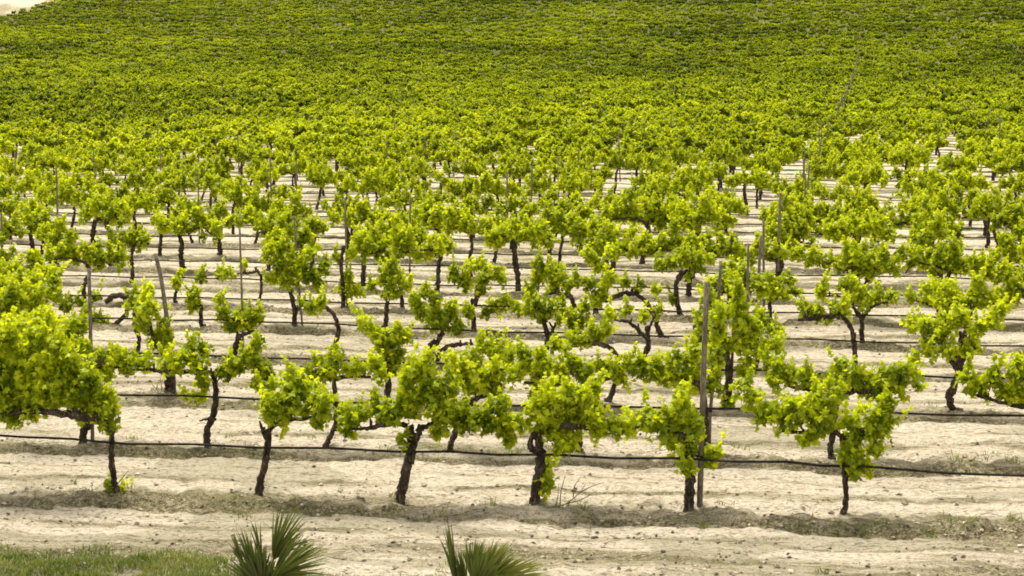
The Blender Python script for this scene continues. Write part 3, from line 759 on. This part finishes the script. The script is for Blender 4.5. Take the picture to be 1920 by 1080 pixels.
# ------------------------------------------------------------------ the mass of vines beyond: one object
def far_vines(cl):
    lib = {}
    for lod, (dens, ls, ns) in enumerate([(420, .105, 5), (300, .125, 4), (200, .145, 3)]):
        lib[lod] = []
        for i in range(9):
            t, A, B = random_vine(800 + i)
            g = np.random.default_rng(i)
            Vl, Fl, tl = blob_leaves(B, g, dens, ls, 'quad')
            mb = MB(); mb.tube(spline(t[0], 4), [t[1][0] * 1.1, t[1][-1]], ns)
            for (ap, ar) in A:
                if lod < 2: mb.tube(spline(ap, 3), [ar[0], ar[-1]], 3)
            Vw = np.vstack(mb.v); Qw = np.vstack(mb.q)
            lib[lod].append((Vl, Fl, tl, Vw, Qw))
    VV, FF, TT, MI = [], [], [], []
    rowt = np.random.default_rng(5).normal(size=400) * .12
    n = 0
    g = np.random.default_rng(44)
    for (k, X, Y, u, px) in cl:
        lod = 0 if Y < 110 else (1 if Y < 190 else 2)
        Vl, Fl, tl, Vw, Qw = lib[lod][int(u[1] * 1000) % 9]
        a = g.random() * .8 - .4 + (math.pi if u[2] < .5 else 0)
        c, s = math.cos(a), math.sin(a)
        sc = .78 + .30 * u[3]
        Mx = np.array([[c, -s, 0], [s, c, 0], [0, 0, .86]]) * sc * np.array([[1.12], [1.0], [1.0]])
        o = np.array([X, Y, float(G0(X, Y)) + float(.02)])
        v = np.vstack([Vl, Vw]) @ Mx.T + o
        VV.append(v); FF.append(Fl + n); FF.append(Qw + n + len(Vl))
        dt = (g.random() - .5) * .30 + (float(vnoise(np.array([X * .045]), np.array([Y * .03]), 41)[0]) - .55) * .42 + (float(vnoise(np.array([X * .2]), np.array([Y * .16]), 42)[0]) - .5) * .25 - .24 * min(1, max(0, (Y - 80) / 130)) + rowt[k]
        TT.append(np.clip(tl + dt, 0, 1)); TT.append(np.zeros(len(Vw)))
        MI.append(np.zeros(len(Fl), np.int32)); MI.append(np.ones(len(Qw), np.int32))
        n += len(v)
    o = mesh_obj("distant_vines", np.vstack(VV), np.vstack(FF), None, None, False, mats=[M_LEAF, M_BARK], midx=np.concatenate(MI), attr={"tone": np.concatenate(TT)})
    o["kind"] = "stuff"; o["category"] = "grapevines"
    o["label"] = "mass of small green vines covering the far slope to the top edge"
    return n
nfar = far_vines(cands[n_ind:])
print("candidates", len(cands), "individual to Y", cands[n_ind - 1][2], "far verts", nfar)

# ------------------------------------------------------------------ stakes: three columns of poles, one pole per row
STK = []
GR = "thin stakes standing along the rows"
def stake(X, Y, top, r, pts=None, label=None):
    z = float(ground_z(X, Y))
    t = thing("stake", label or "", "stake", (X, Y, z), GR)
    mb = MB(); g = np.random.default_rng(int(abs(X * 100 + Y * 7)))
    P = np.array([[0, 0, -.05], [g.normal() * .008, 0, top * .5], [top_dx(pts) if pts else g.normal() * .02, 0, top]]) if not pts else np.array(pts)
    mb.tube(spline(P, 9), [r * 1.05, r, r * .9], 8, .18, seed=int(Y * 10))
    mb.build("pole", M_WOOD, t)
    m2 = MB(); zt = top * .22
    m2.tube([[-.001, 0, zt - .012], [-.001, 0, zt + .012]], [r * 1.45, r * 1.45], 8)
    m2.build("hose_tie", M_HOSE, t)
    return t
def top_dx(p): return 0
def px_stake(k, bx, pts, r, label):
    Y = row_y(k); b = at_y(*pts[0], Y)
    z = float(ground_z(b[0], Y)); base = np.array([b[0], Y + .05, z])
    L = [at_y(x, y, Y) - base for x, y in pts]
    for q in L: q[1] = 0
    L[0][0] = 0; L[0][2] = -.05
    t = stake(b[0], Y + .05, L[-1][2], r, [tuple(q) for q in L], label)
    STK.append([t, b[0], Y, label]); return t
px_stake(0, 0, [(1311, 962), (1313, 880), (1317, 740), (1324, 535)], .026, "tallest grey wooden stake, in the front row")
px_stake(1, 0, [(1327, 852), (1328, 790), (1334, 720), (1345, 560), (1348, 494)], .018, "slim stake leaning right just behind the tallest stake")
STK[-1][0].location.y += .16
px_stake(1, 0, [(170, 824), (168, 700), (163, 510)], .020, "grey stake rising from the bushy vines at the left")
px_stake(2, 0, [(324, 748), (320, 680), (308, 586), (298, 520), (288, 478)], .026, "leaning pole with a pale worn tip")
px_stake(3, 0, [(454, 674), (452, 590), (447, 430)], .014, "thin stake beside the round crowned vine")
px_stake(4, 0, [(566, 640), (560, 560), (549, 408)], .015, "thin stake inside the broad dense vine")
px_stake(5, 0, [(650, 592), (648, 500), (645, 374)], .016, "dark stake on the tall thin trunk")
px_stake(4, 0, [(1415, 657), (1420, 560), (1426, 440)], .022, "stout stake right of the tallest bushy vine")
px_stake(7, 0, [(1456, 540), (1459, 460), (1463, 362)], .028, "pair stake with a grey top beside a round vine")
px_stake(7, 0, [(107, 500), (106, 420), (103, 312)], .018, "straight stake at the far left above bare soil")
done = {(int(round((s_[2] - Y0) / R)), round(s_[1] / 5.9)) for s_ in STK}
protos = [stake(0, 30, 1.45, .016), stake(0, 31, 1.52, .015), stake(0, 32, 1.4, .018)]
pu = [False] * 3
far_st = []
def skip(k, c): return (k in (0,) and c != 0)
for k in range(1, 140):
    Y = row_y(k)
    for c in range(-34, 9):
        X = -1.39 + 5.91 * c
        g = np.random.default_rng(k * 100 + c + 50)
        X += g.normal() * .06
        if any(int(round((s_[2] - Y0) / R)) == k and abs(s_[1] - X) < 1.2 for s_ in STK): continue
        px, py, s = proj((X, Y, 1))
        if px < -5 or px > 1925: continue
        if g.random() < (.0 if k < 2 else .40 if k < 14 else .85 if c != 0 else .3): continue
        if not in_field(X, Y): continue
        if len(STK) < 220 and Y < 110:
            i = int(g.random() * 3)
            loc = (X, Y + .04, float(ground_z(X, Y)))
            if not pu[i]: t = protos[i]; pu[i] = True; t.location = loc
            else: t = copy_thing(protos[i], loc, 0, (1, 1, 1))
            t.rotation_euler = (g.normal() * .015, g.normal() * .02, g.random() * 6)
            q = .94 + .14 * g.random(); t.scale = (1, 1, q)
            STK.append([t, X, Y, None])
        else:
            far_st.append((X, Y))
rows = {}
for v in STK: rows.setdefault(int(round((v[2] - Y0) / R)), []).append(v)
for k, vs in rows.items():
    vs.sort(key=lambda v: v[1])
    for i, v in enumerate(vs):
        if v[3] is None:
            v[0]["label"] = "thin grey stake, %s stake from the left in the %s row" % (ordw(i + 1), ordw(k + 1))
mb = MB()
for (X, Y) in far_st:
    z = float(G0(X, Y)); mb.tube([[X, Y, z], [X, Y, z + 1.55]], [.014, .012], 4)
if far_st:
    o = mb.build("distant_stakes", M_WOOD); o["kind"] = "stuff"; o["category"] = "stakes"; o["label"] = "faint thin stakes scattered among the vines of the far slope"

# ------------------------------------------------------------------ drip hoses along the rows
HP = {0: [(-400, 800), (0, 812), (218, 826), (485, 834), (760, 842), (960, 848), (1200, 855), (1440, 862), (1600, 871), (1920, 889), (2300, 905)],
      1: [(-400, 716), (0, 730), (197, 736), (480, 744), (640, 751), (947, 757), (1400, 763), (1580, 769), (1920, 777), (2300, 790)],
      2: [(-400, 640), (0, 652), (154, 657), (474, 667), (747, 677), (1100, 685), (1404, 691), (1529, 698), (1707, 703), (1884, 707), (2300, 720)],
      3: [(-300, 583), (30, 592), (314, 597), (480, 600), (776, 613), (954, 620), (1286, 628), (1464, 633), (1736, 641), (1914, 647), (2200, 655)],
      4: [(-300, 540), (89, 550), (252, 555), (480, 559), (658, 565), (1138, 578), (1286, 581), (1455, 584), (1677, 590), (1884, 598), (2200, 606)]}
for k in range(0, 26):
    Y = row_y(k)
    if k in HP:
        P = np.array([at_y(x, y, Y) for x, y in HP[k]]); P[:, 1] = Y - .05
    else:
        X = np.arange(-.52 * Y - 1, .15 * Y + 2, V)
        P = np.stack([X, np.full(len(X), Y - .03), G0(X, Y) + .42 + np.random.default_rng(k).normal(size=len(X)) * .012], -1)
    n = len(P) * 4
    Q = spline(P, n); Q[:, 2] -= .008 * (1 + np.sin(np.arange(n) * math.pi / 2))
    t = thing("irrigation_hose", "black drip hose strung level along the %s row of vines" % ordw(k + 1), "hose", tuple(Q[0]), "drip hoses along the vine rows")
    mb = MB(); mb.tube(Q - Q[0], [.0115 if k < 3 else .011] * 2, 7)
    mb.build("pipe", M_HOSE, t)

# ------------------------------------------------------------------ fan palms in front
def palm(x, label, fronds, seed, Y=12.6):
    b = at_y(x, 1180, Y); z = float(ground_z(b[0], Y))
    root = thing("fan_palm", label, "palm", (b[0], Y, z), "dwarf fan palms at the bottom edge")
    g = np.random.default_rng(seed)
    base = np.array([b[0], Y, z])
    mb = MB(); mb.tube([[0, 0, -.05], [0, 0, .12], [0, 0, .30]], [.09, .08, .05], 10, .5, seed=seed)
    mb.build("trunk", M_BARK, root)
    for fi, (hx, hy, dy, a0, a1, L, nseg, tone) in enumerate(fronds):
        # hub of the fan in photo pixels, spread of the blades (degrees, 90 = up), blade length px
        hub = at_y(hx, hy, Y + dy) - base
        s = proj(base + hub)[2]
        pm = MB(); pm.tube(spline([[g.normal() * .02, 0, .22], hub * .5 + np.array([0, 0, .08]), hub], 8), [.012, .008], 6)
        fr = bpy.data.objects.new("frond", None); COL.objects.link(fr); fr.parent = root
        pm.build("petiole", M_PALM, fr, attr={"tone": np.full(pm.n, tone * .7)})
        VV, FF, TT = [], [], []; n = 0
        for i in range(nseg):
            t = (i + .5) / nseg
            a = math.radians(a0 + (a1 - a0) * t + g.normal() * 2.2)
            Lb = L / s * (.72 + .28 * math.sin(math.pi * t)) * (.88 + .18 * g.random())
            d = np.array([math.cos(a), (t - .5) * .5 + g.normal() * .05, math.sin(a)]); d /= np.linalg.norm(d)
            side = np.cross(d, [0, 1, 0]); side /= np.linalg.norm(side)
            wmax = .0062 + .002 * g.random(); bend = .9 * (1 if a0 + a1 < 180 else -1); jit = g.normal()
            pts = []
            m_ = 7
            for q in range(m_):
                tt = q / (m_ - 1)
                c = hub + d * Lb * tt + np.array([bend, 0, -1]) * Lb * (.13 + .06 * jit) * tt ** 2.4 * (1.35 - abs(math.sin(a)))
                ww = wmax * (math.sin(min(1, tt * 2.2 + .18) * math.pi / 2)) * (1 - max(0, tt - .35) / .65) ** .8 + .0008
                fold = ww * .8
                pts += [c - side * ww + np.array([0, -fold, 0]), c, c + side * ww + np.array([0, -fold, 0])]
            pts = np.array(pts); VV.append(pts)
            for q in range(m_ - 1):
                o_ = n + q * 3
                FF += [[o_, o_ + 1, o_ + 4, o_ + 3], [o_ + 1, o_ + 2, o_ + 5, o_ + 4]]
            tn = np.clip(tone + g.normal() * .08 + np.repeat(np.linspace(-.05, .22, m_), 3), 0, 1)
            TT.append(tn); n += len(pts)
        mesh_obj("blade", np.vstack(VV), np.array(FF), M_PALM, fr, True, attr={"tone": np.concatenate(TT)})
palm(505, "dark spiky fan palm left of centre at the bottom edge",
     [(484, 1100, 0, 86, 122, 118, 34, .25), (512, 1050, .12, 36, 96, 118, 34, .50), (486, 1108, -.1, 100, 155, 86, 28, .28),
      (512, 1088, -.12, 12, 60, 122, 40, .55), (462, 1080, .05, 92, 120, 90, 16, .30), (492, 1062, .2, 90, 108, 92, 12, .12), (495, 1112, -.2, 50, 130, 95, 36, .12), (510, 1085, -.05, 30, 74, 112, 28, .38), (490, 1085, -.15, 50, 130, 66, 34, .08)], 5)
palm(880, "bright green fan palm with an upright closed spear leaf",
     [(857, 1108, 0, 94.5, 98, 138, 18, .22), (886, 1088, .05, 50, 112, 84, 60, .50), (900, 1100, -.05, 22, 84, 108, 64, .66),
      (922, 1094, -.1, 6, 46, 108, 46, .85), (872, 1110, .1, 80, 118, 84, 40, .32), (892, 1105, -.15, 30, 112, 74, 60, .40)], 9)

# ------------------------------------------------------------------ grass, weeds, clods, twigs
def blades(pts, h, wd, tone, g, name, label, mat=M_GRASS):
    n = len(pts)
    a = g.random(n) * 2 * math.pi
    d = np.stack([np.cos(a), np.sin(a), np.zeros(n)], -1)
    ln = np.stack([g.normal(size=n) * .35, g.normal(size=n) * .35, np.ones(n)], -1)
    p0 = pts - d * wd[:, None]; p1 = pts + d * wd[:, None]
    mid = pts + ln * h[:, None] * .55; tip = pts + ln * h[:, None] * np.array([1.5, 1.5, .95])
    Vt = np.stack([p0, p1, mid + d * wd[:, None] * .7, tip, mid - d * wd[:, None] * .7], 1).reshape(-1, 3)
    i = np.arange(n)[:, None] * 5
    o = mesh_obj(name, Vt, [np.hstack([i, i + 1, i + 2, i + 4]), np.hstack([i + 4, i + 2, i + 3])], mat, None, False, attr={"tone": np.repeat(tone, 5)})
    o["kind"] = "stuff"; o["label"] = label; o["category"] = "grass" if "grass" in name else "weeds"
g = np.random.default_rng(3)
n = 60000
X = g.uniform(-8.3, -3.2, n); Y = g.uniform(13.0, 15.05, n)
edge = 14.74 + (vnoise(X * 1.6, Y * 1.2, 31) - .5) * .45 - sstep(-5.6, -4.9, X) * .38
keep = (g.random(n) < sstep(0, .35, edge - Y)) & (vnoise(X * 3.5, Y * 3.5, 32) > .15 + .48 * (X > -5.2))
X = X[keep]; Y = Y[keep]
blades(np.stack([X, Y, ground_z(X, Y)], -1), .02 + .05 * g.random(len(X)), .003 + .002 * g.random(len(X)), np.clip(g.normal(.45, .30, len(X)) + (vnoise(X * 2.2, Y * 3, 33) - .5) * .8, 0, 1), g, "grass", "short green grass strip at the bottom left")
# sparse weeds on the berms
XX, YY = [], []
for _ in range(110):
    k = int(g.choice([-1, 0, 0, 0, 1, 1, 2, 3, 4])); Yc = (14.4 if k < 0 else row_y(k)) + g.normal() * (.22 if k >= 0 else .12) - (.08 if k >= 0 else 0); Xc = g.uniform(-.5 * Yc, .14 * Yc)
    if g.random() < .3: Xc = g.choice([1.25, -.1, -1.2, .75, -3.0, -5.4, 0.9]) + g.normal() * .2
    m_ = int(g.integers(6, 34)); r_ = .02 + .05 * g.random()
    XX.append(Xc + g.normal(size=m_) * r_); YY.append(Yc + g.normal(size=m_) * r_)
X = np.concatenate(XX); Y = np.concatenate(YY)
blades(np.stack([X, Y, ground_z(X, Y)], -1), .025 + .06 * g.random(len(X)) ** 2, .003 + .003 * g.random(len(X)), np.clip(g.normal(.55, .3, len(X)), 0, 1), g, "weeds", "sparse weed tufts along the feet of the vines")

def clods():
    g = np.random.default_rng(12)
    n = 26000
    Y = 13.4 + (34 - 13.4) * g.random(n) ** 1.5
    X = Y * g.uniform(-.52, .14, n)
    lf = litter_shade_f(X, Y)
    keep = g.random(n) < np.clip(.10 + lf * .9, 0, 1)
    X, Y = X[keep], Y[keep]; n = len(X)
    s = (.005 + .020 * g.random(n) ** 2.8)
    o8 = np.array([[1, 0, 0], [-1, 0, 0], [0, 1, 0], [0, -1, 0], [0, 0, 1], [0, 0, -1], [.6, .6, .6], [-.6, -.6, .55]], float)
    F8 = np.array([[4, 0, 6], [4, 6, 2], [6, 0, 2], [4, 2, 1], [4, 1, 7], [4, 7, 3], [7, 1, 3], [4, 3, 0], [5, 2, 0], [5, 1, 2], [5, 3, 1], [5, 0, 3]])
    D = o8[None] * (.6 + .7 * g.random((n, 8, 1))) * np.stack([1 + .6 * g.random(n), np.ones(n), .6 + .3 * g.random(n)], -1)[:, None, :]
    a = g.random(n) * 6.28; c, sn = np.cos(a)[:, None], np.sin(a)[:, None]
    D = np.stack([D[..., 0] * c - D[..., 1] * sn, D[..., 0] * sn + D[..., 1] * c, D[..., 2]], -1) * s[:, None, None]
    P = np.stack([X, Y, ground_z(X, Y) + s * .25], -1)
    Vt = (D + P[:, None, :]).reshape(-1, 3)
    Fc = (np.arange(n)[:, None, None] * 8 + F8[None]).reshape(-1, 3)
    o = mesh_obj("soil_clods", Vt, Fc, M_CLOD, None, False)
    o["kind"] = "stuff"; o["label"] = "small clods and stones scattered on the tilled soil"; o["category"] = "clods"
m, nt, p, out = new_mat("clod_soil")
n1 = noise(nt, 6, 3, .6, mapping(nt, (1, 1, 1)))
r = ramp(nt, [(.42, (.07, .055, .035)), (.5, (.20, .165, .11)), (.60, (.50, .43, .31))]); nt.links.new(n1.outputs[0], r.inputs[0])
nt.links.new(r.outputs[0], p.inputs["Base Color"]); p.inputs["Roughness"].default_value = .95
M_CLOD = m
clods()

def twigs():
    g = np.random.default_rng(15); mb = MB()
    for _ in range(420):
        Y = 14.2 + 10 * g.random() ** 1.4; k = round((Y - Y0) / R); Y = Y0 + k * R - .2 + g.normal() * .22 if g.random() < .7 else Y
        X = Y * g.uniform(-.5, .14); z = float(ground_z(X, Y)) + .012
        a = g.normal() * .6; L = .04 + .12 * g.random()
        mb.tube([[X, Y, z], [X + math.cos(a) * L * .5, Y + math.sin(a) * L * .5, z + .015], [X + math.cos(a) * L, Y + math.sin(a) * L, z]], [.0035, .002], 4)
    o = mb.build("fallen_twigs", M_TWIG); o["kind"] = "stuff"; o["label"] = "dry twigs and straw lying on the soil bands"; o["category"] = "twigs"
twigs()
# dead branch lying beside the looped trunk
def branch(pts_list, label, k=0):
    Y = row_y(k) - .05
    b = at_y(*pts_list[0][0], Y); base = np.array([b[0], Y, float(ground_z(b[0], Y))])
    t = thing("dead_branch", label, "branch", tuple(base)); mb = MB()
    for i, pl in enumerate(pts_list):
        P = np.array([at_y(x, y, Y) - base for x, y in pl]); P[:, 1] = np.linspace(0, .06 * (i - 1), len(P))
        if i == 0: P[0] = 0
        mb.tube(spline(P, 7), [.006, .0025], 5, .3, seed=i)
    mb.build("wood", M_TWIG, t)
branch([[(1035, 955), (1060, 945), (1085, 925), (1100, 905)], [(1050, 950), (1052, 920), (1060, 892)], [(1062, 944), (1090, 938), (1118, 922)], [(1075, 932), (1075, 915), (1085, 900)], [(1040, 955), (1043, 935), (1041, 915)], [(1085, 925), (1105, 918), (1125, 916)]],
       "tangle of dry cut branches beside the looped trunk")
branch([[(300, 746), (296, 730), (286, 716)], [(300, 744), (303, 725), (300, 708)], [(306, 744), (292, 736), (280, 728)]], "dry twiggy shoots at the foot of the leaning pole", 2)
